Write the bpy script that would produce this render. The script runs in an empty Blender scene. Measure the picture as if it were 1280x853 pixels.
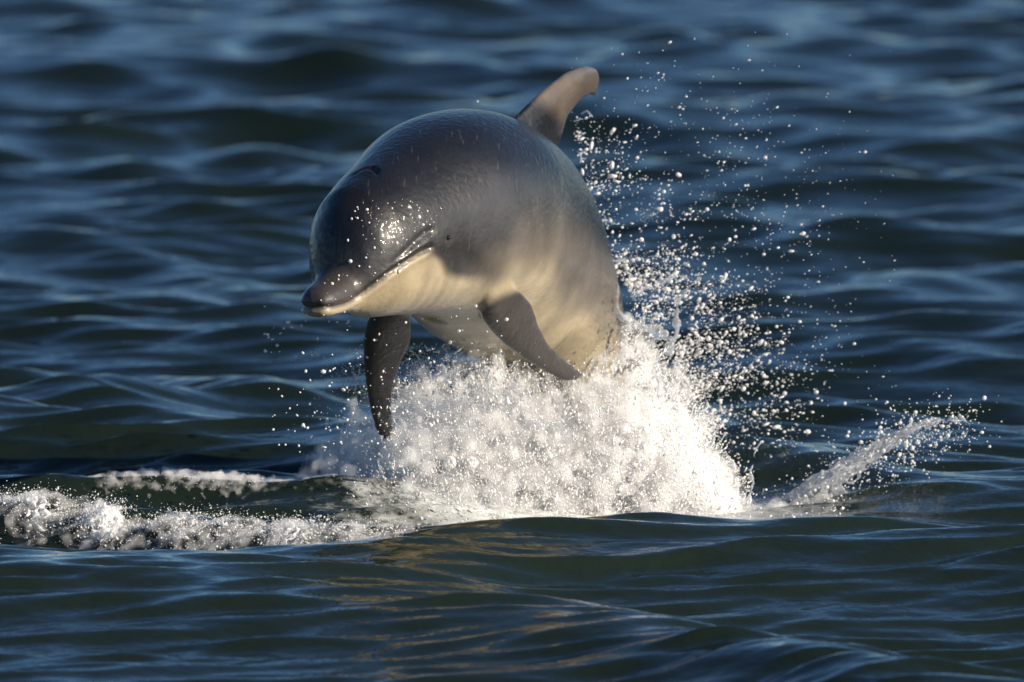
import bpy, math, random
import numpy as np
from mathutils import Vector, Matrix

# ------------------------------------------------------------------ camera, sky, sun, exposure
scn = bpy.context.scene
CAM_H = 3.3                     # metres above the mean water level
DIST = 30.0                     # the animal leaps about 30 m away
PITCH = math.atan((CAM_H - 0.39) / DIST)
FPX = 1280 * DIST / 2.35        # focal length in photo pixels
cam_d = bpy.data.cameras.new('camera')
cam = bpy.data.objects.new('camera', cam_d)
scn.collection.objects.link(cam)
cam.location = (0, 0, CAM_H)
cam.rotation_euler = (math.pi / 2 - PITCH, 0, 0)
cam_d.sensor_width = 36.0
cam_d.lens = 36.0 * DIST / 2.35
cam_d.clip_start = 0.5
cam_d.clip_end = 20000
cam_d.dof.use_dof = True
cam_d.dof.focus_distance = 29.35
cam_d.dof.aperture_fstop = 5.2
scn.camera = cam

SUN_AZ = math.radians(66)       # to the right of "behind the camera"
SUN_EL = math.radians(22)
sun_dir = Vector((math.sin(SUN_AZ) * math.cos(SUN_EL), -math.cos(SUN_AZ) * math.cos(SUN_EL), math.sin(SUN_EL)))
world = bpy.data.worlds.new('World')
scn.world = world
world.use_nodes = True
wn = world.node_tree
bg = wn.nodes['Background']
sky = wn.nodes.new('ShaderNodeTexSky')
sky.sky_type = 'NISHITA'
sky.sun_disc = False
sky.sun_elevation = SUN_EL
sky.sun_rotation = math.atan2(sun_dir.x, sun_dir.y)
sky.air_density = 1.0
sky.dust_density = 0.0
sky.ozone_density = 6.5
wn.links.new(sky.outputs[0], bg.inputs[0])
bg.inputs[1].default_value = 0.058
sun_d = bpy.data.lights.new('sun', 'SUN')
sun = bpy.data.objects.new('sun', sun_d)
scn.collection.objects.link(sun)
sun.rotation_euler = sun_dir.to_track_quat('Z', 'Y').to_euler()
sun_d.energy = 5.0
sun_d.angle = math.radians(0.53)
sun_d.color = (1.0, 0.87, 0.70)
scn.view_settings.view_transform = 'Standard'
scn.view_settings.look = 'None'
scn.view_settings.exposure = 0.9
scn.view_settings.gamma = 1.0
scn.cycles.max_bounces = 12
scn.cycles.diffuse_bounces = 4
scn.cycles.transmission_bounces = 6
scn.cycles.volume_bounces = 8
scn.cycles.volume_step_rate = 0.6
scn.cycles.transparent_max_bounces = 16

rng = np.random.default_rng(7)

# ------------------------------------------------------------------ helpers
def pix(px, py, y):
    """photo pixel + distance (world y) -> world x, z"""
    u = (px - 640) / FPX
    v = (426.5 - py) / FPX
    d = np.array([u, math.cos(PITCH) + v * math.sin(PITCH), -math.sin(PITCH) + v * math.cos(PITCH)])
    return d[0] / d[1] * y, CAM_H + d[2] / d[1] * y

def pixv(px, py, y):
    u = (np.asarray(px) - 640) / FPX
    v = (426.5 - np.asarray(py)) / FPX
    dy = math.cos(PITCH) + v * math.sin(PITCH)
    dz = -math.sin(PITCH) + v * math.cos(PITCH)
    return np.stack([u / dy * y, np.broadcast_to(y, u.shape), CAM_H + dz / dy * y], -1)

def ypix(py, z):
    a = PITCH + np.arctan((np.asarray(py) - 426.5) / FPX)
    return (CAM_H - z) / np.tan(a)

def mesh_np(name, V, Fc, smooth=True):
    """fast mesh from vertex array and an equal-sided face array"""
    me = bpy.data.meshes.new(name)
    V = np.ascontiguousarray(V, dtype=np.float32)
    Fc = np.ascontiguousarray(Fc, dtype=np.int32)
    n, k = Fc.shape
    me.vertices.add(len(V))
    me.vertices.foreach_set('co', V.ravel())
    me.loops.add(n * k)
    me.loops.foreach_set('vertex_index', Fc.ravel())
    me.polygons.add(n)
    me.polygons.foreach_set('loop_start', np.arange(0, n * k, k, dtype=np.int32))
    me.update(calc_edges=True)
    me.polygons.foreach_set('use_smooth', np.full(n, smooth))
    return me

def link(name, me, mat=None, parent=None, label=None, cat=None, kind=None, group=None):
    o = bpy.data.objects.new(name, me)
    scn.collection.objects.link(o)
    if mat is not None and me is not None:
        me.materials.clear()
        me.materials.append(mat)
    if parent is not None:
        o.parent = parent
    for k, v in (('label', label), ('category', cat), ('kind', kind), ('group', group)):
        if v:
            o[k] = v
    return o

def smooth(a, b, x):
    t = np.clip((x - a) / (b - a), 0, 1)
    return t * t * (3 - 2 * t)

def new_mat(name):
    m = bpy.data.materials.new(name)
    m.use_nodes = True
    return m, m.node_tree, m.node_tree.nodes['Principled BSDF']

def node(nt, t, **kw):
    n = nt.nodes.new(t)
    for k, v in kw.items():
        setattr(n, k, v)
    return n

def noise2(x, y, seed, scales, dirs=None):
    """cheap smooth pseudo noise: sum of random sines"""
    r = np.random.default_rng(seed)
    out = np.zeros_like(x)
    for k in scales:
        for _ in range(4):
            a = r.uniform(0, 6.283)
            out += np.sin(k * (x * math.cos(a) + y * math.sin(a)) * r.uniform(.7, 1.3) + r.uniform(0, 6.283)) / 4
    return out / len(scales)

# ------------------------------------------------------------------ materials
def sea_material():
    m, nt, b = new_mat('sea_water')
    L = nt.links.new
    b.inputs['IOR'].default_value = 1.333
    geo = node(nt, 'ShaderNodeNewGeometry')
    mp = node(nt, 'ShaderNodeMapping')
    mp.inputs['Scale'].default_value = (0.75, 0.9, 1.0)
    L(geo.outputs['Position'], mp.inputs[0])
    n1 = node(nt, 'ShaderNodeTexNoise'); n1.inputs['Scale'].default_value = 9; n1.inputs['Detail'].default_value = 4
    n2 = node(nt, 'ShaderNodeTexNoise'); n2.inputs['Scale'].default_value = 38; n2.inputs['Detail'].default_value = 3
    L(mp.outputs[0], n1.inputs['Vector']); L(mp.outputs[0], n2.inputs['Vector'])
    b1 = node(nt, 'ShaderNodeBump'); b1.inputs['Strength'].default_value = .6; b1.inputs['Distance'].default_value = .013
    b2 = node(nt, 'ShaderNodeBump'); b2.inputs['Strength'].default_value = .4; b2.inputs['Distance'].default_value = .004
    L(n1.outputs['Fac'], b1.inputs['Height']); L(n2.outputs['Fac'], b2.inputs['Height']); L(b1.outputs[0], b2.inputs['Normal'])
    L(b2.outputs[0], b.inputs['Normal'])
    # aerated water: the pale foam left on the surface
    at = node(nt, 'ShaderNodeAttribute', attribute_name='foam')
    nf = node(nt, 'ShaderNodeTexNoise'); nf.inputs['Scale'].default_value = 16; nf.inputs['Detail'].default_value = 7; nf.inputs['Roughness'].default_value = .7
    L(mp.outputs[0], nf.inputs['Vector'])
    add = node(nt, 'ShaderNodeMath', operation='ADD'); L(at.outputs['Fac'], add.inputs[0]); L(nf.outputs['Fac'], add.inputs[1])
    rp = node(nt, 'ShaderNodeMapRange'); rp.inputs['From Min'].default_value = .95; rp.inputs['From Max'].default_value = 1.35
    L(add.outputs[0], rp.inputs['Value'])
    mix = node(nt, 'ShaderNodeMix', data_type='RGBA')
    # water clouded with fine bubbles round the leap is paler and greener
    aer = node(nt, 'ShaderNodeAttribute', attribute_name='bubbles')
    mxa = node(nt, 'ShaderNodeMix', data_type='RGBA')
    mxa.inputs['A'].default_value = (.0050, .0092, .0066, 1)
    mxa.inputs['B'].default_value = (.0105, .0170, .0108, 1)
    L(aer.outputs['Fac'], mxa.inputs['Factor']); L(mxa.outputs['Result'], mix.inputs['A'])
    mix.inputs['B'].default_value = (.62, .64, .63, 1)
    L(rp.outputs[0], mix.inputs['Factor']); L(mix.outputs['Result'], b.inputs['Base Color'])
    rr = node(nt, 'ShaderNodeMapRange'); rr.inputs['To Min'].default_value = .07; rr.inputs['To Max'].default_value = .5
    L(rp.outputs[0], rr.inputs['Value']); L(rr.outputs[0], b.inputs['Roughness'])
    return m

def droplet_material(name, col, rough, trans, back=.3):
    m, nt, b = new_mat(name)
    b.inputs['Base Color'].default_value = (*col, 1)
    b.inputs['Roughness'].default_value = rough
    b.inputs['IOR'].default_value = 1.333
    b.inputs['Transmission Weight'].default_value = trans
    tl = node(nt, 'ShaderNodeBsdfTranslucent'); tl.inputs['Color'].default_value = (*col, 1)
    mx = node(nt, 'ShaderNodeMixShader'); mx.inputs[0].default_value = back
    nt.links.new(b.outputs[0], mx.inputs[1]); nt.links.new(tl.outputs[0], mx.inputs[2])
    nt.links.new(mx.outputs[0], nt.nodes['Material Output'].inputs['Surface'])
    return m

def skin_material():
    m, nt, b = new_mat('wet_skin')
    L = nt.links.new
    at = node(nt, 'ShaderNodeVertexColor', layer_name='skin')
    tc = node(nt, 'ShaderNodeTexCoord')
    n = node(nt, 'ShaderNodeTexNoise'); n.inputs['Scale'].default_value = 9; n.inputs['Detail'].default_value = 6
    L(tc.outputs['Object'], n.inputs['Vector'])
    mr = node(nt, 'ShaderNodeMapRange'); mr.inputs['From Min'].default_value = .3; mr.inputs['From Max'].default_value = .7
    mr.inputs['To Min'].default_value = .72; mr.inputs['To Max'].default_value = 1.25
    L(n.outputs['Fac'], mr.inputs['Value'])
    mul = node(nt, 'ShaderNodeVectorMath', operation='SCALE'); L(at.outputs['Color'], mul.inputs[0]); L(mr.outputs[0], mul.inputs['Scale'])
    L(mul.outputs[0], b.inputs['Base Color'])
    n2 = node(nt, 'ShaderNodeTexNoise'); n2.inputs['Scale'].default_value = 26; n2.inputs['Detail'].default_value = 5
    L(tc.outputs['Object'], n2.inputs['Vector'])
    r2 = node(nt, 'ShaderNodeMapRange'); r2.inputs['To Min'].default_value = .36; r2.inputs['To Max'].default_value = .58
    L(n2.outputs['Fac'], r2.inputs['Value']); L(r2.outputs[0], b.inputs['Roughness'])
    # film of water broken into beads and runs
    vo = node(nt, 'ShaderNodeTexVoronoi', feature='SMOOTH_F1'); vo.inputs['Scale'].default_value = 95
    L(tc.outputs['Object'], vo.inputs['Vector'])
    n4 = node(nt, 'ShaderNodeTexNoise'); n4.inputs['Scale'].default_value = 55; n4.inputs['Detail'].default_value = 5
    L(tc.outputs['Object'], n4.inputs['Vector'])
    bp0 = node(nt, 'ShaderNodeBump'); bp0.inputs['Strength'].default_value = .28; bp0.inputs['Distance'].default_value = .004
    L(n4.outputs['Fac'], bp0.inputs['Height'])
    bp = node(nt, 'ShaderNodeBump'); bp.inputs['Strength'].default_value = .13; bp.inputs['Distance'].default_value = .004
    L(vo.outputs['Distance'], bp.inputs['Height']); L(bp0.outputs[0], bp.inputs['Normal']); L(bp.outputs[0], b.inputs['Normal'])
    bc0 = node(nt, 'ShaderNodeBump'); bc0.inputs['Strength'].default_value = .3; bc0.inputs['Distance'].default_value = .006
    L(vo.outputs['Distance'], bc0.inputs['Height'])
    bc = node(nt, 'ShaderNodeBump'); bc.inputs['Strength'].default_value = .35; bc.inputs['Distance'].default_value = .006
    L(n4.outputs['Fac'], bc.inputs['Height']); L(bc0.outputs[0], bc.inputs['Normal']); L(bc.outputs[0], b.inputs['Coat Normal'])
    b.inputs['Coat Weight'].default_value = .55; b.inputs['Coat Roughness'].default_value = .06; b.inputs['Coat IOR'].default_value = 1.33
    # pale tooth rakes and scuffs
    mp = node(nt, 'ShaderNodeMapping'); mp.inputs['Scale'].default_value = (75, 15, 7); mp.inputs['Rotation'].default_value = (.3, .5, .2)
    L(tc.outputs['Object'], mp.inputs[0])
    n5 = node(nt, 'ShaderNodeTexNoise'); n5.inputs['Scale'].default_value = 1.6; n5.inputs['Detail'].default_value = 3
    L(mp.outputs[0], n5.inputs['Vector'])
    r5 = node(nt, 'ShaderNodeMapRange'); r5.inputs['From Min'].default_value = .62; r5.inputs['From Max'].default_value = .72; r5.inputs['To Max'].default_value = .12
    L(n5.outputs['Fac'], r5.inputs['Value'])
    mxr = node(nt, 'ShaderNodeMix', data_type='RGBA'); mxr.inputs['B'].default_value = (.17, .16, .15, 1)
    L(r5.outputs[0], mxr.inputs['Factor']); L(mul.outputs[0], mxr.inputs['A']); L(mxr.outputs['Result'], b.inputs['Base Color'])
    b.inputs['IOR'].default_value = 1.36
    return m

M_SEA = sea_material()
M_DROP = droplet_material('spray_water', (.90, .90, .90), .12, .25)
M_MIST = droplet_material('fine_spray', (.95, .95, .95), .35, 0.)
M_FOAM = droplet_material('foam_froth', (.86, .87, .87), .45, 0.)
M_SHEET = droplet_material('sheet_water', (.90, .92, .94), .08, .85, .16)
M_SKIN = skin_material()
M_EYE, _, eb = new_mat('eye_dark'); eb.inputs['Base Color'].default_value = (.01, .008, .007, 1); eb.inputs['Roughness'].default_value = .05

# ------------------------------------------------------------------ sea
# hand placed swells: crest polyline in photo pixels, crest height, front width, back width
RIDGES = [
    ([(-250, 688), (0, 688), (300, 692), (450, 683), (600, 668), (740, 651), (900, 664), (1010, 662), (1130, 655), (1280, 668), (1500, 672)], .105, .62, .40),
    ([(-250, 742), (0, 742), (200, 738), (350, 745), (620, 752), (800, 768), (1000, 808), (1110, 828), (1200, 850)], .055, .42, .5),
    ([(-250, 616), (0, 630), (150, 645), (300, 660), (420, 668), (520, 670)], .09, .22, .40),
    ([(-250, 592), (0, 594), (200, 590), (400, 594), (520, 600)], .07, .25, .45),
    ([(-250, 512), (0, 515), (160, 507), (300, 520), (430, 532), (560, 545)], .055, .45, .5),
    ([(860, 560), (930, 550), (1050, 566), (1150, 590)], .07, .3, .5),
    ([(1080, 610), (1180, 598), (1300, 600), (1500, 604)], .045, .4, .5),
]
def ridge_sum(X, Y):
    Z = np.zeros_like(X)
    for pts, h, wf, wb in RIDGES:
        p = np.array(pts, float)
        cy = ypix(p[:, 1], h)
        cx = (p[:, 0] - 640) / FPX * cy / math.cos(PITCH)
        yl = sum(np.interp(X + o, cx, cy) for o in (-.24, -.16, -.08, 0, .08, .16, .24)) / 7
        edge = smooth(cx[0] - .7, cx[0] + .15, X) * (1 - smooth(cx[-1] - .25, cx[-1] + .6, X))
        d = Y - yl + .06 * noise2(X, Y, int(h * 1000) + len(pts), (3, 7))
        Z += ((h + .03) * edge * np.where(d < 0, np.exp(-(d / wf) ** 2), np.exp(-(d / wb) ** 2))) ** 4
    return Z ** .25

wr = np.random.default_rng(21)
WAVES = []
for i in range(145):
    lam = .07 * (3.6 / .07) ** (i / 144.)
    th = wr.normal(-1.45, .5 if lam > 1.0 else .72 if lam > .32 else .24)      # travelling mostly towards the camera
    amp = .0050 * lam ** .8 * wr.uniform(.5, 1.3) * (.75 if lam < .12 else .9 if lam < .2 else .75 if lam < .32 else 1.25 if lam < .9 else .72)
    WAVES.append((2 * math.pi / lam, th, amp, wr.uniform(0, 6.283), lam))

def near_gain(X, Y):
    g = np.exp(-((Y - 28.2) / 3.1) ** 4)
    calm = .45 + .75 * smooth(-.45, .4, noise2(X * .8, Y * .45, 17, (1.2, 2.6)))      # calm slicks between ruffled patches
    return 1 - .80 * g, (1 + 1.5 * g) * calm      # long waves (drawn by hand here), short ripples

def axis_steps(segs):
    out = [segs[0][0]]
    for a, b, s0, s1 in segs:
        x = a
        while x < b - 1e-6:
            t = (x - a) / (b - a)
            x = min(b, x + s0 * (s1 / s0) ** t)
            out.append(x)
    return np.array(out)

def sea_heights(xs, ys, sp, near):
    """Gerstner sum on the grid xs x ys; waves shorter than the local spacing fade out"""
    sh = (len(ys), len(xs))
    dx = np.zeros(sh, np.float32); dy = np.zeros(sh, np.float32); dz = np.zeros(sh, np.float32)
    sp = sp.astype(np.float32); near = [q.astype(np.float32) for q in near]
    for k, th, a, ph, lam in WAVES:
        ex = np.exp(1j * (k * math.cos(th) * xs)).astype(np.complex64)
        ey = (a * np.exp(1j * (k * math.sin(th) * ys + ph))).astype(np.complex64)
        E = ey[:, None] * ex[None, :]
        f = np.clip(lam / (sp * 3) - .6, 0, 1)
        f = f * near[0 if lam > .32 else 1]
        dz += E.real * f
        si = E.imag * f
        dx -= .8 * math.cos(th) * si
        dy -= .8 * math.sin(th) * si
    return dx, dy, dz

def sea_at(x, y):
    """water height at scattered points (horizontal drift ignored)"""
    x = np.asarray(x, float); y = np.asarray(y, float)
    z = np.zeros_like(x)
    near = near_gain(x, y)
    for k, th, a, ph, lam in WAVES:
        z += a * np.cos(k * (x * math.cos(th) + y * math.sin(th)) + ph) * near[0 if lam > .32 else 1]
    return z + ridge_sum(x, y) - .03

def build_sea():
    xs = axis_steps([(0, 2.3, .0175, .0175), (2.3, 6, .0175, .3), (6, 60, .3, 10), (60, 4000, 10, 1500)])
    xs = np.concatenate([-xs[:0:-1], xs])
    ys = axis_steps([(-400, 0, 60, 4), (0, 22, 4, .25), (22, 26.2, .3, .022), (26.2, 31, .0165, .018), (31, 48, .018, .07), (48, 60, .07, .5), (60, 200, .5, 15), (200, 9000, 15, 3000)])
    X, Y = np.meshgrid(xs, ys)
    sx = np.gradient(xs)[None, :] * np.ones_like(X); sy = np.gradient(ys)[:, None] * np.ones_like(X)
    near = near_gain(X, Y)
    dx, dy, dz = sea_heights(xs, ys, np.maximum(sx, sy), near)
    rd = ridge_sum(X, Y)
    V = np.stack([X + dx, Y + dy, dz + rd - .03], -1).reshape(-1, 3)
    ny, nx = X.shape
    idx = np.arange(nx * ny).reshape(ny, nx)
    Fc = np.stack([idx[:-1, :-1], idx[:-1, 1:], idx[1:, 1:], idx[1:, :-1]], -1).reshape(-1, 4)
    me = mesh_np('sea', V, Fc)
    foam = np.zeros_like(X)
    def patch(px, py, rx, ry, amt):
        yc = float(ypix(py, .02)); xc = (px - 640) / FPX * yc
        foam[:] = np.maximum(foam, amt * np.exp(-((X - xc) / rx) ** 2 - ((Y - yc) / ry) ** 2))
    patch(650, 625, .5, .5, .9); patch(840, 625, .5, .5, .8); patch(450, 640, .35, .4, .5)
    patch(1010, 635, .25, .3, .6)
    for px, py in ((0, 650), (90, 658), (180, 668), (270, 676), (350, 680)):
        patch(px, py, .18, .3, .62)
    for px, py in ((110, 590), (190, 590), (270, 588), (340, 588)):
        patch(px, py, .14, .16, .62)
    bub = np.exp(-((X - .0) / 2.0) ** 2 - ((Y - 29.0) / 2.2) ** 2)
    a = me.attributes.new('bubbles', 'FLOAT', 'POINT')
    a.data.foreach_set('value', bub.ravel().astype(np.float32))
    a = me.attributes.new('foam', 'FLOAT', 'POINT')
    a.data.foreach_set('value', foam.ravel().astype(np.float32))
    o = link('sea', me, M_SEA, kind='structure', label='dark blue green choppy sea with glinting wavelets', cat='sea')
    return o
build_sea()

# ------------------------------------------------------------------ dolphin
# pose: the body axis as a chain of frames along its length s (metres from the beak tip)
POSE = [-0.078, 30.001, 0.664, 0.007, 0.281, 0.4, -1.074, -0.332, -1.021, -0.398, 0.576, 0.61, -0.206, -0.483, 0.238, -0.067, 0.256, 0.636, -1.033, -0.455, -0.319]
GSCALE = 0.951
def Rv(v):
    t = np.linalg.norm(v)
    if t < 1e-9:
        return np.eye(3)
    k = v / t
    K = np.array([[0, -k[2], k[1]], [k[2], 0, -k[0]], [-k[1], k[0], 0]])
    return np.eye(3) + np.sin(t) * K + (1 - np.cos(t)) * K @ K
def pose_frames(p):
    p = np.array(p)
    KS = np.array([0, .36, .7, 1.1, 1.5, 2.0, 2.7])
    S = np.linspace(0, 2.8, 141); ds = S[1]
    R0 = np.array([[.6, .7, .3], [.7, -.7, 0], [-.1, .1, .95]])
    q, _ = np.linalg.qr(R0); q = q * np.sign(np.sum(q * R0, 0))
    kp = np.interp(S, KS, np.r_[0, 0, p[6:11]]); ky = np.interp(S, KS, np.r_[0, 0, p[11:16]]); kr = np.interp(S, KS, np.r_[0, 0, p[16:21]])
    C = np.zeros((141, 3)); FR = np.zeros((141, 3, 3)); C[50] = p[:3]; FR[50] = Rv(p[3:6]) @ q
    for rg, sg in ((range(50, 140), 1), (range(50, 0, -1), -1)):
        for i in rg:
            R = FR[i]; w = (R[:, 1] * kp[i] + R[:, 2] * ky[i] + R[:, 0] * kr[i]) * ds * sg
            C[i + sg] = C[i] + (Rv(w / 2) @ R)[:, 0] * ds * sg
            FR[i + sg] = Rv(w) @ R
    return C, FR
PC, PF = pose_frames(POSE)
ANCH = np.array(POSE[:3])
def bend(P):
    """straight canonical body coordinates (s, left, up) -> world"""
    P = np.asarray(P, float)
    s = np.clip(P[:, 0] / .02, -3, 139.9)
    i = np.clip(s.astype(int), 0, 139); t = (s - i)[:, None]
    c = PC[i] * (1 - t) + PC[i + 1] * t
    M = PF[i] * (1 - t[..., None]) + PF[i + 1] * t[..., None]
    w = c + M[:, :, 1] * P[:, 1:2] + M[:, :, 2] * P[:, 2:3]
    return ANCH + GSCALE * (w - ANCH)

# length, half width, top, bottom
PROF = np.array([(0, .020, -.040, -.066), (.008, .034, -.026, -.080), (.03, .045, -.015, -.089), (.07, .051, -.009, -.096), (.120, .057, -.003, -.103), (.134, .061, .006, -.105),
    (.143, .066, .034, -.108), (.160, .080, .080, -.114), (.195, .104, .132, -.128), (.25, .130, .170, -.150), (.35, .155, .190, -.172), (.45, .175, .205, -.195),
    (.65, .215, .24, -.238), (.9, .238, .265, -.275), (1.15, .232, .265, -.29), (1.4, .210, .24, -.27), (1.7, .17, .2, -.19),
    (2.0, .105, .14, -.13), (2.3, .055, .095, -.085), (2.5, .034, .06, -.05), (2.62, .022, .03, -.025)])
def prof(s):
    # smooth the table a little
    out = []
    for k in (1, 2, 3):
        a = np.interp(s, PROF[:, 0], PROF[:, k])
        d = np.minimum(.003 + .06 * np.clip(s - .11, 0, 1), .05)
        b1 = np.interp(s - d, PROF[:, 0], PROF[:, k]); b2 = np.interp(s + d, PROF[:, 0], PROF[:, k])
        out.append((2 * a + b1 + b2) / 4)
    return out
MOUTH = np.array([(0, -.055), (.03, -.062), (.08, -.067), (.11, -.066), (.135, -.060), (.165, -.044), (.2, -.023), (.25, -.006), (.29, .001), (.335, .006)])

def foil(rows, nchord=16):
    """closed fin from rows of (lead point, trail point, normal, half thickness) -> verts, quads"""
    V, Fc = [], []
    u = np.linspace(0, 1, nchord)
    u = .5 - .5 * np.cos(u * math.pi)
    th = 2.6 * (np.sqrt(u) * .5 * (1 - u) + .06 * (u * (1 - u)))
    th[-1] = 0
    th[1:-1] += .22 * smooth(0, .25, u[1:-1])
    n = nchord * 2 - 2
    for a, b, nn, t in rows:
        a, b, nn = map(np.array, (a, b, nn))
        up = [a + (b - a) * uu + nn * t * hh for uu, hh in zip(u, th)]
        dn = [a + (b - a) * uu - nn * t * hh for uu, hh in zip(u[1:-1], th[1:-1])]
        V += up + dn[::-1]
    for r in range(len(rows) - 1):
        for k in range(n):
            k2 = (k + 1) % n
            Fc.append((r * n + k, r * n + k2, (r + 1) * n + k2, (r + 1) * n + k))
    V = [tuple(v) for v in V]
    Fc.append(tuple(range(n))[::-1]); Fc.append(tuple((len(rows) - 1) * n + k for k in range(n)))
    return V, Fc

def interp_rows(tab, n):
    """tab: (v, lead, trail, thick) -> n smooth rows"""
    tab = np.array(tab, float)
    v = 1 - (1 - np.linspace(0, 1, n)) ** 1.6
    return v, [np.interp(v, tab[:, 0], tab[:, k]) for k in (1, 2, 3)]

FLEN = .53
FLIPPERS = []
for _r, _s, _c in (((.590, .120, -.160), (.72, -.02, -.69), (.3, .55, .75)), ((.60, -.120, -.160), (.42, -.46, -.78), (.45, .86, .15))):
    _r, _s, _c = np.array(_r), np.array(_s), np.array(_c)
    _s = _s / np.linalg.norm(_s); _c = _c - _s * (_c @ _s); _c = _c / np.linalg.norm(_c)
    FLIPPERS.append((_r, _s, _c))

def bend_rigid(P, s0):
    i = int(round(s0 / .02))
    w = PC[i] + (np.asarray(P) - np.array([s0, 0, 0])) @ PF[i].T
    return ANCH + GSCALE * (w - ANCH)

def dolphin_shell():
    V, Fc = [], []
    s = np.concatenate([np.linspace(0, .02, 8), np.linspace(.025, .4, 76), np.linspace(.41, 2.62, 150)])
    w, t, b = prof(s)
    w[0] *= .3
    NT = 72
    th = np.linspace(0, 2 * math.pi, NT, endpoint=False)
    for i in range(len(s)):
        zc, zh = (t[i] + b[i]) / 2, (t[i] - b[i]) / 2
        e = .92
        cy = np.sign(np.cos(th)) * np.abs(np.cos(th)) ** e * w[i]
        cz = np.sign(np.sin(th)) * np.abs(np.sin(th)) ** e * zh + zc
        # the upper tail stock narrows to a keel
        keel = smooth(1.5, 2.2, s[i])
        cy = cy * (1 - .35 * keel * np.abs(np.sin(th)) ** 2)
        # the melon is a little narrower on top than the cheeks
        if .12 < s[i] < .6:
            k2 = smooth(.13, .2, s[i]) * (1 - smooth(.4, .6, s[i]))
            cy = cy * (1 - .12 * k2 * np.clip(np.sin(th), 0, 1) ** 2)
        V += [(s[i], y, z) for y, z in zip(cy, cz)]
    for i in range(len(s) - 1):
        for k in range(NT):
            k2 = (k + 1) % NT
            Fc.append((i * NT + k, i * NT + k2, (i + 1) * NT + k2, (i + 1) * NT + k))
    Fc.append(tuple(range(NT))[::-1]); Fc.append(tuple((len(s) - 1) * NT + k for k in range(NT)))
    def add(v, f):
        o = len(V); V.extend(v); Fc.extend(tuple(o + k for k in q) for q in f)
    # dorsal fin
    v, (le, te, tk) = interp_rows([(0, .98, 1.46, .050), (.12, 1.03, 1.40, .042), (.25, 1.08, 1.345, .034), (.5, 1.165, 1.325, .028), (.7, 1.24, 1.375, .023), (.85, 1.325, 1.445, .017), (.95, 1.41, 1.50, .011), (1, 1.475, 1.52, .006)], 26)
    add(*foil([((a, 0, .2 + .355 * q), (b, 0, .2 + .355 * q - .02 * q), (0, 1, 0), c) for q, a, b, c in zip(v, le, te, tk)]))
    # flippers: root, span direction, chord direction
    tabf = [(0, .01, .10, .030), (.15, .004, .108, .029), (.26, .002, .122, .027), (.36, .008, .126, .025), (.5, .026, .120, .021), (.66, .055, .122, .017), (.82, .088, .142, .014), (.92, .112, .160, .011), (.97, .128, .168, .009), (1, .146, .170, .006)]
    for root, sp, ch in FLIPPERS:
        nn = np.cross(sp, ch)
        v, (le, te, tk) = interp_rows(tabf, 26)
        add(*foil([(root + sp * (FLEN * q) + ch * a, root + sp * (FLEN * q) + ch * b, nn, c) for q, a, b, c in zip(v, le, te, tk)]))
    # tail flukes
    tabk = [(0, 2.44, 2.64, .022), (.2, 2.47, 2.65, .018), (.5, 2.54, 2.68, .013), (.8, 2.63, 2.72, .008), (1, 2.70, 2.73, .003)]
    for sd in (1, -1):
        v, (le, te, tk) = interp_rows(tabk, 18)
        add(*foil([((a, sd * .30 * q, 0), (b, sd * .30 * q, 0), (0, 0, 1), c) for q, a, b, c in zip(v, le, te, tk)]))
    return V, Fc

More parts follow.
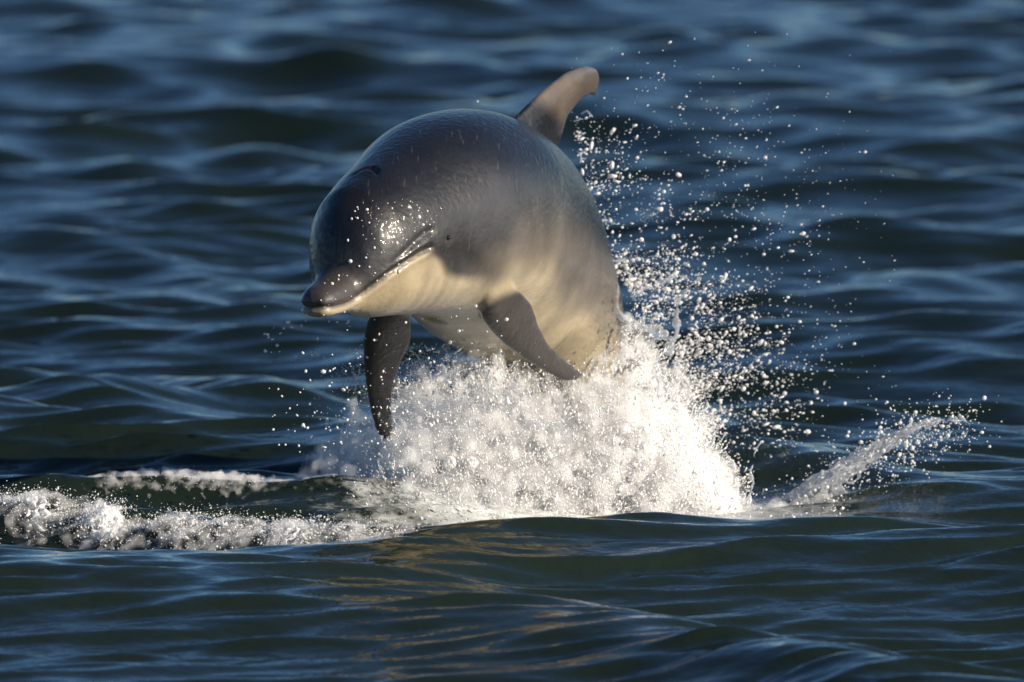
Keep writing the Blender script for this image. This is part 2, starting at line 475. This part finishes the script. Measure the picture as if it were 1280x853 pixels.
def build_dolphin():
    V, Fc = dolphin_shell()
    me = bpy.data.meshes.new('dolphin_shell')
    me.from_pydata(V, [], Fc)
    me.update()
    tmp = bpy.data.objects.new('tmp_dolphin', me)
    scn.collection.objects.link(tmp)
    r = tmp.modifiers.new('r', 'REMESH'); r.mode = 'VOXEL'; r.voxel_size = .0056; r.use_smooth_shade = True
    sm = tmp.modifiers.new('s', 'SMOOTH'); sm.factor = .5; sm.iterations = 5
    dg = bpy.context.evaluated_depsgraph_get()
    body = bpy.data.meshes.new_from_object(tmp.evaluated_get(dg))
    bpy.data.objects.remove(tmp)
    n = len(body.vertices)
    P = np.zeros(n * 3, np.float32); body.vertices.foreach_get('co', P); P = P.reshape(-1, 3).astype(float)
    N = np.zeros(n * 3, np.float32); body.vertices.foreach_get('normal', N); N = N.reshape(-1, 3).astype(float)
    s, y, z = P.T
    w, t, b = prof(np.clip(s, 0, 2.62))
    zc, zh = (t + b) / 2, (t - b) / 2
    v = np.clip((z - zc) / zh, -1.6, 1.6)
    rel = (np.abs(y / np.maximum(w, .01)) ** 2.174 + np.abs(v) ** 2.174) ** .46
    fin = smooth(1.18, 1.4, rel) * (s > .5)                # dorsal fin, flippers, flukes
    flp = np.zeros(n); flq = np.zeros(n)
    for root_, sp_, ch_ in FLIPPERS:
        d = P - root_
        q = d @ sp_; c = d @ ch_; h = d @ np.cross(sp_, ch_)
        m = (np.abs(h) < .034) & (c > -.02) & (c < .132 + .2 * np.clip(q - .25, 0, 1)) & (q > .0) & (q < .57) & (np.sign(y) == np.sign(root_[1]))
        flp = np.maximum(flp, m * smooth(1.03, 1.09, rel + .5 * smooth(.2, .3, q)))
        flq = np.maximum(flq, smooth(.02, .20, q) * (1 - smooth(.035, .09, np.abs(h))) * (1 - smooth(.15, .24, c - .16 * q)) * smooth(-.09, -.02, c) * (q < .6) * (np.sign(y) == np.sign(root_[1])))
    fin = np.clip(fin * (s > 1.0) + flp, 0, 1)
    # ---- relief: mouth line, lip fold, blowhole, beak crease, eye socket
    mz = np.interp(s, MOUTH[:, 0], MOUTH[:, 1])
    on = (1 - smooth(.325, .35, s)) * smooth(-.01, .004, s)
    side = smooth(.25, .55, np.abs(y) / np.maximum(w, .01)) + (s < .02)
    side = np.clip(side, 0, 1)
    g = np.exp(-((z - mz) / .0055) ** 2) * on * side
    lip = np.exp(-((z - mz - .015) / .009) ** 2) * on * side * smooth(.12, .2, s)
    low = np.exp(-((z - mz + .014) / .008) ** 2) * on * side
    fold = np.exp(-((z - mz - .018 - .02 * smooth(.2, .33, s)) / .008) ** 2) * smooth(.17, .24, s) * (1 - smooth(.34, .37, s)) * side
    bh = np.exp(-((s - .345) / .022) ** 2 - (y / .030) ** 2) * (z > 0)
    bhc = np.exp(-((s - .345 + .02 * (y / .03) ** 2 - .006) / .007) ** 2 - (y / .028) ** 4) * (z > 0)
    disp = -.009 * g + .003 * low - .006 * fold + .004 * lip + .004 * bh - .018 * bhc
    eyez, eyes = .012, .40
    ed = np.hypot(s - eyes, z - eyez)
    disp += .15 * (.006 * np.exp(-((ed - .022) / .010) ** 2) - .004 * np.exp(-(ed / .012) ** 2)) * (np.abs(y) > .05)
    # slack of neck and throat: faint folds behind the jaw
    nf = np.exp(-((s - .40) / .07) ** 2) * smooth(.1, -.5, v)
    disp += .0009 * nf * np.sin(s * 150 + z * 40)
    P2 = P + N * disp[:, None]
    # ---- colour of the skin itself
    jit = noise2(s * 1.0, z + y, 5, (6, 14, 30, 55)) * .22
    vv = v + jit
    dark = np.array([.0050, .0056, .0075]); grey = np.array([.036, .036, .039]); mid = np.array([.100, .088, .076]); cream = np.array([.30, .255, .175])
    col = np.ones((n, 1)) * grey * (1 - .3 * (1 - smooth(.36, .6, s)))[:, None]
    a = smooth(.16, .58, vv)[:, None]
    col = col * (1 - a) + dark * a
    # edge of the pale belly: from the mouth corner down to the flipper, then along the flank
    zb = np.interp(s, [.30, .36, .45, .58, .70, .85, 1.1, 1.6, 2.4], [.01, -.035, -.085, -.135, -.110, -.105, -.11, -.07, -.03]) + jit * .25
    soft = np.interp(s, [.3, .5, .9], [.012, .035, .07])
    face = smooth(.30, .36, s)
    a = (smooth(3.0, .8, (z - zb) / soft) * face * smooth(.42, .6, s))[:, None]; col = col * (1 - a) + mid * a
    a = (smooth(.9, -1.0, (z - zb) / soft) * face)[:, None]; col = col * (1 - a) + cream * a
    a = (smooth(.004, -.010, z - mz) * (1 - face))[:, None]
    col = col * (1 - a) + np.array([.30, .25, .165]) * a
    a = (.75 * np.exp(-((z - mz - .012) / .012) ** 2) * on * smooth(.10, .2, s) * side)[:, None]; col = col * (1 - a) + np.array([.009, .008, .0075]) * a
    a = (.85 * g)[:, None]; col = col * (1 - a) + np.array([.025, .02, .015]) * a
    tip = np.exp(-(s / .008) ** 2) * .35
    col = col * (1 - tip[:, None]) + np.array([.03, .025, .02]) * tip[:, None]
    bk = (1 - smooth(.13, .16, s)) * smooth(0, .012, z - mz)
    col = col * (1 - .75 * bk[:, None]) + np.array([.042, .036, .034]) * .75 * bk[:, None]
    # stripe from the corner of the mouth past the eye towards the flipper
    sz = np.interp(s, [.33, .45, .6], [.005, -.02, -.13])
    st = np.exp(-((z - sz) / np.interp(s, [.33, .45, .6], [.020, .036, .035])) ** 2) * smooth(.30, .35, s) * (1 - .7 * smooth(.47, .56, s)) * (1 - smooth(.6, .68, s)) * (1 - fin)
    col = col * (1 - .85 * st[:, None]) + np.array([.014, .012, .0115]) * .85 * st[:, None]
    col = col * (1 - .85 * bhc[:, None]) + np.array([.008, .008, .008]) * .85 * bhc[:, None]
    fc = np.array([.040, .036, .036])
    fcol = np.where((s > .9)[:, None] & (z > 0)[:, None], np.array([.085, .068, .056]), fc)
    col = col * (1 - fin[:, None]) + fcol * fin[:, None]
    W = bend(P2)
    W = W * (1 - flq[:, None]) + bend_rigid(P2, .64) * flq[:, None]
    body.vertices.foreach_set('co', W.astype(np.float32).ravel())
    ca = body.color_attributes.new('skin', 'FLOAT_COLOR', 'POINT')
    ca.data.foreach_set('color', np.c_[np.clip(col, 0, 1), np.ones(n)].astype(np.float32).ravel())
    body.update()
    base = bend([[1.0, 0, 0]])[0]
    root = link('dolphin', None, label='grey dolphin with cream belly leaping out of the white splash', cat='dolphin')
    root.location = (base[0], base[1], 0)
    bo = link('body', body, M_SKIN, root)
    bo.matrix_parent_inverse = Matrix.Translation(-root.location)
    # eyes
    for sd in (1, -1):
        ww = np.interp(eyes, PROF[:, 0], PROF[:, 1])
        c = bend([[eyes, sd * ww * .965, eyez]])[0]
        U, Q = icosphere(2)
        e = link('eye', mesh_np('eye', U * np.array([.010, .009, .0075]) + c, Q), M_EYE, root)
        e.matrix_parent_inverse = Matrix.Translation(-root.location)
    return root, W, P

def icosphere(sub):
    import bmesh
    bm = bmesh.new()
    bmesh.ops.create_icosphere(bm, subdivisions=sub, radius=1)
    V = np.array([v.co[:] for v in bm.verts]); Fc = np.array([[v.index for v in f.verts] for f in bm.faces])
    bm.free()
    return V, Fc

DOLPHIN, DW, DP = build_dolphin()


# ------------------------------------------------------------------ splash
OCT_V = np.array([(1, 0, 0), (-1, 0, 0), (0, 1, 0), (0, -1, 0), (0, 0, 1), (0, 0, -1)], float)
OCT_F = np.array([(0, 2, 4), (2, 1, 4), (1, 3, 4), (3, 0, 4), (2, 0, 5), (1, 2, 5), (3, 1, 5), (0, 3, 5)])
TET_V = np.array([(1, 1, 1), (1, -1, -1), (-1, 1, -1), (-1, -1, 1)], float) * .75
TET_F = np.array([(0, 1, 2), (0, 3, 1), (0, 2, 3), (1, 3, 2)])
ICO1 = icosphere(1)
ICO2 = icosphere(2)

def drops_mesh(name, P, R, base=(OCT_V, OCT_F), stretch=None):
    """one mesh of many droplets; stretch: vectors along which each drop is drawn out"""
    BV, BF = base
    n = len(P)
    rs = np.random.default_rng(len(P))
    sc = rs.uniform(.8, 1.2, (n, 1, 3)) * R[:, None, None]
    V = BV[None] * sc
    if stretch is not None:
        d = (V * stretch[:, None, :]).sum(-1, keepdims=True)
        V = V + stretch[:, None, :] * d
    V = V + P[:, None, :]
    Fc = BF[None] + (np.arange(n) * len(BV))[:, None, None]
    return mesh_np(name, V.reshape(-1, 3), Fc.reshape(-1, BF.shape[1]))

def lumps_mesh(name, P, R, voxel, smooth_it=2, base=None):
    """blobs fused into one lumpy skin"""
    me = drops_mesh('tmp', P, R, base or ICO1)
    o = bpy.data.objects.new('tmp_lumps', me)
    scn.collection.objects.link(o)
    r = o.modifiers.new('r', 'REMESH'); r.mode = 'VOXEL'; r.voxel_size = voxel; r.use_smooth_shade = True
    if smooth_it:
        q = o.modifiers.new('s', 'SMOOTH'); q.factor = .5; q.iterations = smooth_it
    dg = bpy.context.evaluated_depsgraph_get()
    out = bpy.data.meshes.new_from_object(o.evaluated_get(dg))
    out.name = name
    bpy.data.objects.remove(o)
    return out

def lognorm(n, med, sig, lo, hi, r=rng):
    return np.clip(np.exp(r.normal(math.log(med), sig, n)), lo, hi)

ENV = np.array([(430, 640), (450, 600), (475, 555), (500, 505), (525, 462), (560, 444), (610, 448), (680, 466), (740, 468), (765, 430), (785, 395), (815, 420), (845, 465), (880, 540), (905, 590), (930, 628), (960, 640), (1010, 634), (1060, 642), (1095, 658)], float)
ENV_L = np.array([(370, 600), (400, 540), (430, 500), (470, 475), (560, 462)], float)
def env_top(px, E=ENV):
    return np.interp(px, E[:, 0], E[:, 1]) + 9 * np.sin(px / 9.3 + 1) + 7 * np.sin(px / 5.1 + 2.2) + 8 * np.sin(px / 21. + .4)
ENV_V = np.array([(500, 500), (520, 452), (545, 424), (585, 416), (640, 440), (700, 468), (730, 480)], float)
def plume():
    # dense body of the plume
    N = 115000
    px = rng.uniform(430, 1090, N)
    top = env_top(px)
    base = 690.
    t = rng.beta(1.0, 1.25, N)
    ang = (px - 640) / 260.                                   # streaks fan outwards
    py = base - (base - top) * t * rng.normal(1, .05, N)
    px2 = px + ang * 18 * t + rng.normal(0, 6, N)
    nz = noise2(px2 / 26. - ang * py / 60., py / 60., 3, (1, 2.3, 5))
    dens = .35 + .65 * smooth(-.5, .25, nz)
    dens *= np.interp(px2, [430, 480, 540, 600, 880, 930, 1090], [.05, .18, .55, 1, .9, .4, .2])
    dens *= np.interp(t, [0, .7, 1], [1, .95, .6])
    k = rng.uniform(0, 1, N) < dens
    px2, py, t = px2[k], py[k], t[k]
    y = 30.06 + rng.normal(0, .15, len(px2)) + .1 * t
    P = pixv(px2, py, y)
    R = lognorm(len(P), .0010, .45, .0005, .0045)
    d = np.stack([(px2 - 640) / 300., np.zeros(len(P)), np.full(len(P), 1.)], -1)
    d = d / np.linalg.norm(d, axis=1, keepdims=True) * rng.uniform(0, 1.6, (len(P), 1)) + rng.normal(0, .3, (len(P), 3))
    return P, R, d
PP, PR_, PD = plume()
tiny = PR_ < .0013
plume_o = link('splash_plume', drops_mesh('splash_plume', PP[tiny], PR_[tiny], (TET_V, TET_F), PD[tiny]), M_MIST, kind='stuff',
               label='dense white plume of spray bursting up around the dolphin', cat='splash')
o = link('drops', drops_mesh('plume_drops', PP[~tiny], PR_[~tiny], stretch=PD[~tiny]), M_MIST, parent=plume_o)
o['kind'] = 'stuff'

def vol_material(name, dens, scale, lo, hi, ball=None, zs=.3):
    m = bpy.data.materials.new(name); m.use_nodes = True
    nt = m.node_tree; nt.nodes.remove(nt.nodes['Principled BSDF'])
    v = node(nt, 'ShaderNodeVolumePrincipled'); v.inputs['Color'].default_value = (.996, .996, .996, 1); v.inputs['Anisotropy'].default_value = 0.
    g = node(nt, 'ShaderNodeNewGeometry'); n = node(nt, 'ShaderNodeTexNoise'); n.inputs['Scale'].default_value = scale; n.inputs['Detail'].default_value = 3
    mp = node(nt, 'ShaderNodeMapping'); mp.inputs['Scale'].default_value = (1, 1, zs)
    nt.links.new(g.outputs['Position'], mp.inputs[0]); nt.links.new(mp.outputs[0], n.inputs['Vector'])
    r = node(nt, 'ShaderNodeMapRange'); r.inputs['From Min'].default_value = lo; r.inputs['From Max'].default_value = hi
    r.inputs['To Max'].default_value = dens
    nt.links.new(n.outputs['Fac'], r.inputs['Value']); nt.links.new(r.outputs[0], v.inputs['Density'])
    if ball:                                   # mist thins out from its middle
        c_, r_ = ball
        m2 = node(nt, 'ShaderNodeMapping', vector_type='POINT')
        m2.inputs['Location'].default_value = tuple(-c / r for c, r in zip(c_, r_)); m2.inputs['Scale'].default_value = tuple(1 / r for r in r_)
        gr = node(nt, 'ShaderNodeTexGradient', gradient_type='SPHERICAL')
        mu = node(nt, 'ShaderNodeMath', operation='MULTIPLY')
        nt.links.new(g.outputs['Position'], m2.inputs[0]); nt.links.new(m2.outputs[0], gr.inputs[0])
        nt.links.new(gr.outputs['Fac'], mu.inputs[0]); nt.links.new(r.outputs[0], mu.inputs[1]); nt.links.new(mu.outputs[0], v.inputs['Density'])
    nt.links.new(v.outputs[0], nt.nodes['Material Output'].inputs['Volume'])
    return m

def cloud(n, x0, x1, r0, r1, tmax, yc, inset, seed, ENV=ENV):
    r = np.random.default_rng(seed)
    px = r.uniform(x0, x1, n)
    top = env_top(px, ENV)
    t = r.uniform(0, 1, n) ** .9 * tmax
    py = 680 - (680 - top - inset) * t
    R = r.uniform(r0, r1, n) * (1 - .55 * t)
    return lumps_mesh('cloud', pixv(px, py, yc + r.normal(0, .06, n)), R, .009, 2, ICO1)

def core():
    n = 3200
    px = rng.uniform(525, 935, n)
    top = np.interp(px, ENV[:, 0], ENV[:, 1])
    t = rng.uniform(0, .62, n)
    py = 690 - (690 - top - 18) * t
    P = pixv(px, py, 30.22 + rng.normal(0, .07, n))
    R = rng.uniform(.006, .030, n) * (1 - .6 * t)
    return lumps_mesh('churned_water', P, R, .007, 1)
for n_, r0_, r1_, in_, dn_, sd_ in ((900, .030, .062, -6, 7., 31), (2200, .014, .040, 4, 26., 33), (3000, .010, .028, 16, 70., 35)):
    vo_ = link('mist_body', cloud(n_, 488, 1085, r0_, r1_, 1.0, 30.10, in_, sd_), vol_material('mist_%d' % sd_, dn_, 34, .36, .62), parent=plume_o); vo_['kind'] = 'stuff'
vo_ = link('mist_body', cloud(420, 505, 730, .010, .030, 1.0, 29.98, 0, 37, ENV_V), vol_material('mist_veil', 11., 30, .40, .66), parent=plume_o); vo_['kind'] = 'stuff'
co = link('churned_water', core(), M_FOAM, parent=plume_o)
co['kind'] = 'stuff'

# thin mist drifting off to the shaded side, and the drops flung off the back
def mist():
    N = 60000
    px = 520 + rng.normal(0, 80, N); py = rng.uniform(430, 690, N)
    k = rng.uniform(0, 1, N) < smooth(360, 470, px) * (1 - smooth(560, 640, px)) * np.interp(py, [430, 500, 690], [.12, .5, 1]) * (.25 + .75 * smooth(-.2, .35, noise2(px / 30., py / 40., 9, (1, 2.2, 5))))
    px, py = px[k], py[k]
    P = pixv(px, py, 30.18 + rng.normal(0, .12, len(px)))
    return P, lognorm(len(P), .0011, .45, .0006, .004)
def flung():
    # start somewhere along the back, fly outwards
    N = 13000
    cx = np.array([(712, 150), (735, 250), (770, 340), (810, 400), (850, 470), (890, 560)], float)
    u = rng.beta(1.5, 1.0, N) * 5
    i = np.clip(u.astype(int), 0, 4); f = (u - i)[:, None]
    p = cx[i] * (1 - f) + cx[i + 1] * f
    dist = rng.exponential(1, N) * np.interp(u, [0, 1, 3, 5], [95, 80, 75, 50])
    a = np.radians(rng.normal(-18, 26, N))
    p = p + np.stack([np.cos(a), np.sin(a)], -1) * dist[:, None]
    nz = noise2(p[:, 0] / 38., p[:, 1] / 38., 13, (1, 2.1, 4.3))
    k = (rng.uniform(0, 1, N) < smooth(-.35, .4, nz) * .9 + .1) & (p[:, 0] < 1120) & (p[:, 1] > 40)
    p, dist = p[k], dist[k]
    P = pixv(p[:, 0], p[:, 1], 30.58 + rng.normal(0, .16, len(p)))
    R = lognorm(len(P), .0010, .62, .0005, .0055) * np.interp(dist, [0, 60, 300], [1.05, 1, .7])
    fl = np.stack([np.cos(a[k]), rng.normal(0, .2, len(P)), -np.sin(a[k])], -1) * rng.uniform(0, 1.1, (len(P), 1)) + rng.normal(0, .2, (len(P), 3))
    return P, R, fl
a1, b1 = mist(); a2, b2, fl2 = flung()
# loose drops around beak, flipper and far right
px = rng.uniform(330, 640, 260); py = rng.uniform(380, 560, 260)
a3 = pixv(px, py, 29.7 + rng.normal(0, .2, 260)); b3 = lognorm(260, .0022, .4, .001, .005)
link('spray_mist', drops_mesh('spray_mist', a1, b1, (TET_V, TET_F)), M_MIST, kind='stuff', label='fine bluish mist of spray hanging on the shaded side of the plume', cat='spray')
mv = link('mist_body', cloud(900, 372, 560, .012, .036, 1.0, 30.15, 2, 32, ENV_L), vol_material('thin_mist', 46., 24, .40, .66, (tuple(pixv([490.], [600.], 30.15)[0]), (.32, .32, .36))), parent=bpy.data.objects['spray_mist']); mv['kind'] = 'stuff'
link('flying_spray', drops_mesh('flying_spray', np.r_[a2, a3], np.r_[b2, b3], ICO1, stretch=np.r_[fl2, rng.normal(0, .35, (len(a3), 3))]), M_DROP, kind='stuff',
     label='bright scattered drops flung off the back of the dolphin', cat='spray')

# ligaments: strands of water still holding together
def strand(pts, r0, r1, y, wob=3, step=1.2, beads=True):
    pts = np.array(pts, float)
    seg = np.r_[0, np.cumsum(np.hypot(*np.diff(pts, axis=0).T))]
    u = np.arange(0, seg[-1], step)
    q = np.stack([np.interp(u, seg, pts[:, 0]), np.interp(u, seg, pts[:, 1])], -1)
    ph = rng.uniform(0, 6.28, 4)
    q[:, 0] += wob * (np.sin(u / 9 + ph[0]) + .6 * np.sin(u / 4.1 + ph[1])); q[:, 1] += wob * (np.sin(u / 8 + ph[2]) + .5 * np.sin(u / 3.7 + ph[3]))
    r = np.interp(u, [0, seg[-1]], [r0, r1])
    if beads:
        r = r * (1 + .45 * np.sin(u / 5.5 + ph[1]) + .25 * np.sin(u / 2.3 + ph[2]))
    yy = y + .03 * np.sin(u / 30 + ph[0])
    return pixv(q[:, 0], q[:, 1], yy), np.clip(r, .0012, 1)
def strands(lst):
    P, R = zip(*[strand(*a) for a in lst])
    return np.concatenate(P), np.concatenate(R)

SL = [([(874, 350), (850, 368), (846, 395), (843, 425), (836, 442)], .0045, .008, 30.5, 1.5), ([(790, 372), (812, 358), (838, 348), (862, 346)], .008, .003, 30.5, 2),
      ([(775, 345), (768, 385), (790, 405), (830, 412)], .004, .009, 30.5, 3), ([(755, 372), (775, 392), (805, 412), (840, 420)], .006, .009, 30.48, 3),
      ([(712, 140), (735, 140), (745, 150), (735, 162), (720, 165)], .003, .002, 30.55, 2.5), ([(710, 150), (730, 152), (742, 146)], .003, .002, 30.55, 2),
      ([(885, 575), (900, 562), (918, 578), (922, 605), (915, 628)], .003, .005, 30.1, 1.5), ([(700, 190), (722, 235), (745, 275)], .003, .003, 30.65, 2),
      ([(740, 250), (760, 275), (790, 290)], .003, .002, 30.6, 3), ([(760, 320), (790, 330), (812, 318)], .005, .002, 30.55, 3)]
for _ in range(26):
    x = rng.uniform(750, 890); y0 = np.interp(x, ENV[:, 0], ENV[:, 1]) + rng.uniform(0, 60)
    a = rng.uniform(-1.5, .2); l = rng.uniform(15, 55)
    SL.append(([(x, y0), (x + l * .5 * math.cos(a), y0 + l * .5 * math.sin(a) - 4), (x + l * math.cos(a), y0 + l * math.sin(a))], rng.uniform(.004, .008), rng.uniform(.0015, .004), 30.42 + rng.uniform(-.1, .15), 3))
for _ in range(95):
    x = rng.uniform(470, 900); y0 = np.interp(x, ENV[:, 0], ENV[:, 1]) + rng.uniform(-8, 70)
    a = math.radians(-90 + (x - 640) / 260 * 42 + rng.normal(0, 22)); l = rng.uniform(12, 50); bd = rng.normal(0, 6)
    SL.append(([(x, y0), (x + l * .5 * math.cos(a) + bd, y0 + l * .5 * math.sin(a)), (x + l * math.cos(a), y0 + l * math.sin(a))], rng.uniform(.002, .0045), rng.uniform(.001, .002), 29.98 + rng.uniform(-.08, .08), 2))
P, R = strands(SL)
lig = link('water_strands', lumps_mesh('water_strands', P, R, .0032, 1), M_SHEET, kind='stuff', label='glassy strands and lobes of water tearing off the right edge of the plume', cat='splash')

# the separate jet thrown up to the right
JL = []
for k in range(70):
    f = k / 69.
    x0 = 930 + 150 * f ** .9 + rng.normal(0, 5); 
    reach = rng.uniform(.2, 1.0) ** .6
    path = np.array([(x0, 662), (x0 + 18 * (1 - f), 640), (1005 + 45 * f, 606), (1048 + 40 * f, 580), (1095 + 28 * f, 553), (1138 + 18 * f, 532), (1175, 520 + 12 * f), (1208, 520 + 8 * f)], float)
    m = max(2, int(round(reach * len(path))))
    JL.append((path[:m] + rng.normal(0, 2.5, (m, 2)), rng.uniform(.0024, .0055), rng.uniform(.001, .0026), 30.15 + rng.normal(0, .035), 2.2))
JL += [([(932, 640), (938, 615), (941, 585), (946, 560), (950, 545)], .006, .002, 30.1, 2), ([(1065, 655), (1072, 630), (1090, 622), (1105, 628)], .006, .003, 30.1, 2), ([(1200, 520), (1212, 528), (1205, 545), (1190, 552)], .003, .003, 30.15, 2)]
P, R = strands(JL)
jet = link('splash_jet', lumps_mesh('splash_jet', P, R, .0034, 1), M_SHEET, label='curling jet of clear water thrown up beside the plume', cat='splash')
n = 1500
f = rng.beta(1.2, 1.2, n)
px = np.interp(f, [0, .3, .6, 1], [960, 1050, 1120, 1205]) + rng.normal(0, 22, n); py = np.interp(f, [0, .3, .6, 1], [655, 600, 550, 525]) + rng.normal(4, 20, n)
k = py < 668
P = pixv(px[k], py[k], 30.15 + rng.normal(0, .1, k.sum()))
jd = link('drops', drops_mesh('jet_drops', P, lognorm(len(P), .0014, .55, .0006, .006), ICO1), M_DROP, parent=jet)
jd['kind'] = 'stuff'

# ------------------------------------------------------------------ breaking crests at the left
def froth(ridge, x0, x1, n, rlo, rhi, spread, hz, seed):
    r = np.random.default_rng(seed)
    pts, h, wf, wb = RIDGES[ridge]
    p = np.array(pts, float); cy = ypix(p[:, 1], h); cx = (p[:, 0] - 640) / FPX * cy / math.cos(PITCH)
    px = r.uniform(x0, x1, n)
    x = (px - 640) / FPX * 29.8
    y = np.interp(x, cx, cy) + r.normal(-.06, spread, n)
    amp = (.12 + .88 * smooth(-.3, .45, noise2(x * 1.0, x * 0, seed, (7, 19, 40)))) * smooth(x0, x0 + 60, px) * (1 - .75 * smooth(x1 - 170, x1, px))
    kk = r.uniform(0, 1, n) < .15 + .85 * amp
    px, x, y, amp = px[kk], x[kk], y[kk], amp[kk]; n = len(x)
    z = sea_at(x, y) + np.abs(r.normal(0, hz, n)) * amp - .006
    R = r.uniform(0, 1, n) ** 2 * (rhi - rlo) + rlo
    return np.stack([x, y, z], -1), R * (.5 + .5 * amp)
P, R = froth(2, -200, 520, 12000, .0018, .0060, .055, .015, 4)
crest_P, crest_R = P, R
k = rng.integers(0, len(P), 12000)
CP = P[k] + np.abs(rng.normal(0, .03, (12000, 3))) * np.array([1, 1, 1]) * rng.choice([-1, 1], (12000, 3)) * np.array([1, 1, 1])
CP[:, 2] = P[k][:, 2] + np.abs(rng.normal(0, .012, 12000))
o = link('breaking_crest', lumps_mesh('breaking_crest', P, R, .004, 3), M_FOAM, kind='stuff', label='long white foaming crest running into the left of the plume', cat='foam')
w_ = (crest_P[:, 0] * 0 + rng.uniform(0, 1, len(crest_P))) < .24
fv = link('foam_mist', lumps_mesh('foam_mist', crest_P[w_], rng.uniform(.008, .020, w_.sum()), .009, 1), vol_material('foam_mist', 26., 34, .42, .62, zs=1.), parent=o); fv['kind'] = 'stuff'
q = link('froth_drops', drops_mesh('froth_drops', CP, lognorm(12000, .0008, .5, .0005, .003), (TET_V, TET_F)), M_MIST, parent=o)
q['kind'] = 'stuff'
P, R = froth(3, 80, 420, 5000, .0015, .004, .030, .009, 5)
o = link('breaking_crest', lumps_mesh('breaking_crest', P, rng.uniform(.004, .010, len(P)), .006, 1), vol_material('crest_foam', 45., 40, .44, .62, zs=1.), kind='stuff',
         label='short broken line of foam on the small wave behind the long crest', cat='foam')
k = rng.uniform(0, 1, len(P)) < .6
q = link('froth_drops', drops_mesh('froth_drops', P[k], R[k] * .45), M_MIST, parent=o); q['kind'] = 'stuff'

# ------------------------------------------------------------------ big single drops, each a thing of its own
BIG = [(858, 268), (842, 296), (870, 318), (905, 203), (899, 190), (856, 330), (822, 318), (838, 352), (872, 352), (808, 345), (802, 300), (780, 318), (865, 398), (957, 430),
       (884, 262), (1004, 292), (935, 232), (820, 378), (912, 300), (770, 262), (795, 262), (826, 262), (852, 310), (903, 352), (955, 318), (985, 372), (1068, 430), (1014, 504),
       (930, 460), (955, 470), (940, 395), (1010, 540), (912, 440), (597, 127), (778, 68), (830, 240), (760, 215), (745, 190), (1062, 140), (880, 330)]
drop_meshes = []
for k in range(5):
    V_ = ICO2[0] * np.random.default_rng(40 + k).uniform(.8, 1.25, 3)
    V_ = V_ * (1 + .12 * np.sin(3 * ICO2[0][:, :1] + 2.1 * ICO2[0][:, 1:2] + k))
    drop_meshes.append(mesh_np('water_drop', V_, ICO2[1]))
    drop_meshes[-1].materials.append(M_DROP)
for k, (px_, py_) in enumerate(BIG):
    o = bpy.data.objects.new('water_drop', drop_meshes[k % 5])
    scn.collection.objects.link(o)
    o.location = pixv([float(px_)], [float(py_)], 30.5 + rng.normal(0, .12))[0]
    r_ = float(rng.uniform(.003, .0056)) * (.6 if py_ < 240 else 1)
    o.scale = (r_, r_, r_); o.rotation_euler = tuple(rng.uniform(0, 6, 3))
    o['label'] = 'single large white drop of water flying clear of the spray'; o['category'] = 'drop'; o['group'] = 'large drops flying off the dolphin'

# ------------------------------------------------------------------ beads of water on the skin
def to_pix(W):
    q = W - np.array([0, 0, CAM_H])
    d = q[:, 1] * math.cos(PITCH) - q[:, 2] * math.sin(PITCH)
    u = q[:, 1] * math.sin(PITCH) + q[:, 2] * math.cos(PITCH)
    return 640 + FPX * q[:, 0] / d, 426.5 - FPX * u / d

def beads():
    qx, qy = to_pix(DW)
    def pick(m, n):
        return rng.choice(np.where(m)[0], n, replace=False)
    left = DP[:, 1] > .02
    p = np.r_[pick(left & (DP[:, 0] < .4) & (((qx - 490) / 62) ** 2 + ((qy - 278) / 30) ** 2 < 1), 90),
              pick(left & (DP[:, 0] < .34) & (((qx - 450) / 60) ** 2 + ((qy - 325) / 30) ** 2 < 1), 25),
              pick(DP[:, 0] < .12, 30),
              pick((DP[:, 0] > .62) & (DP[:, 0] < 1.1) & (DP[:, 2] < -.3), 50)]
    R = lognorm(len(p), .0014, .6, .0006, .0045)
    return drops_mesh('bead', DW[p], R, ICO2)
o = link('water_beads', beads(), M_DROP, parent=DOLPHIN)
o.matrix_parent_inverse = Matrix.Translation(-DOLPHIN.location)
o['kind'] = 'stuff'
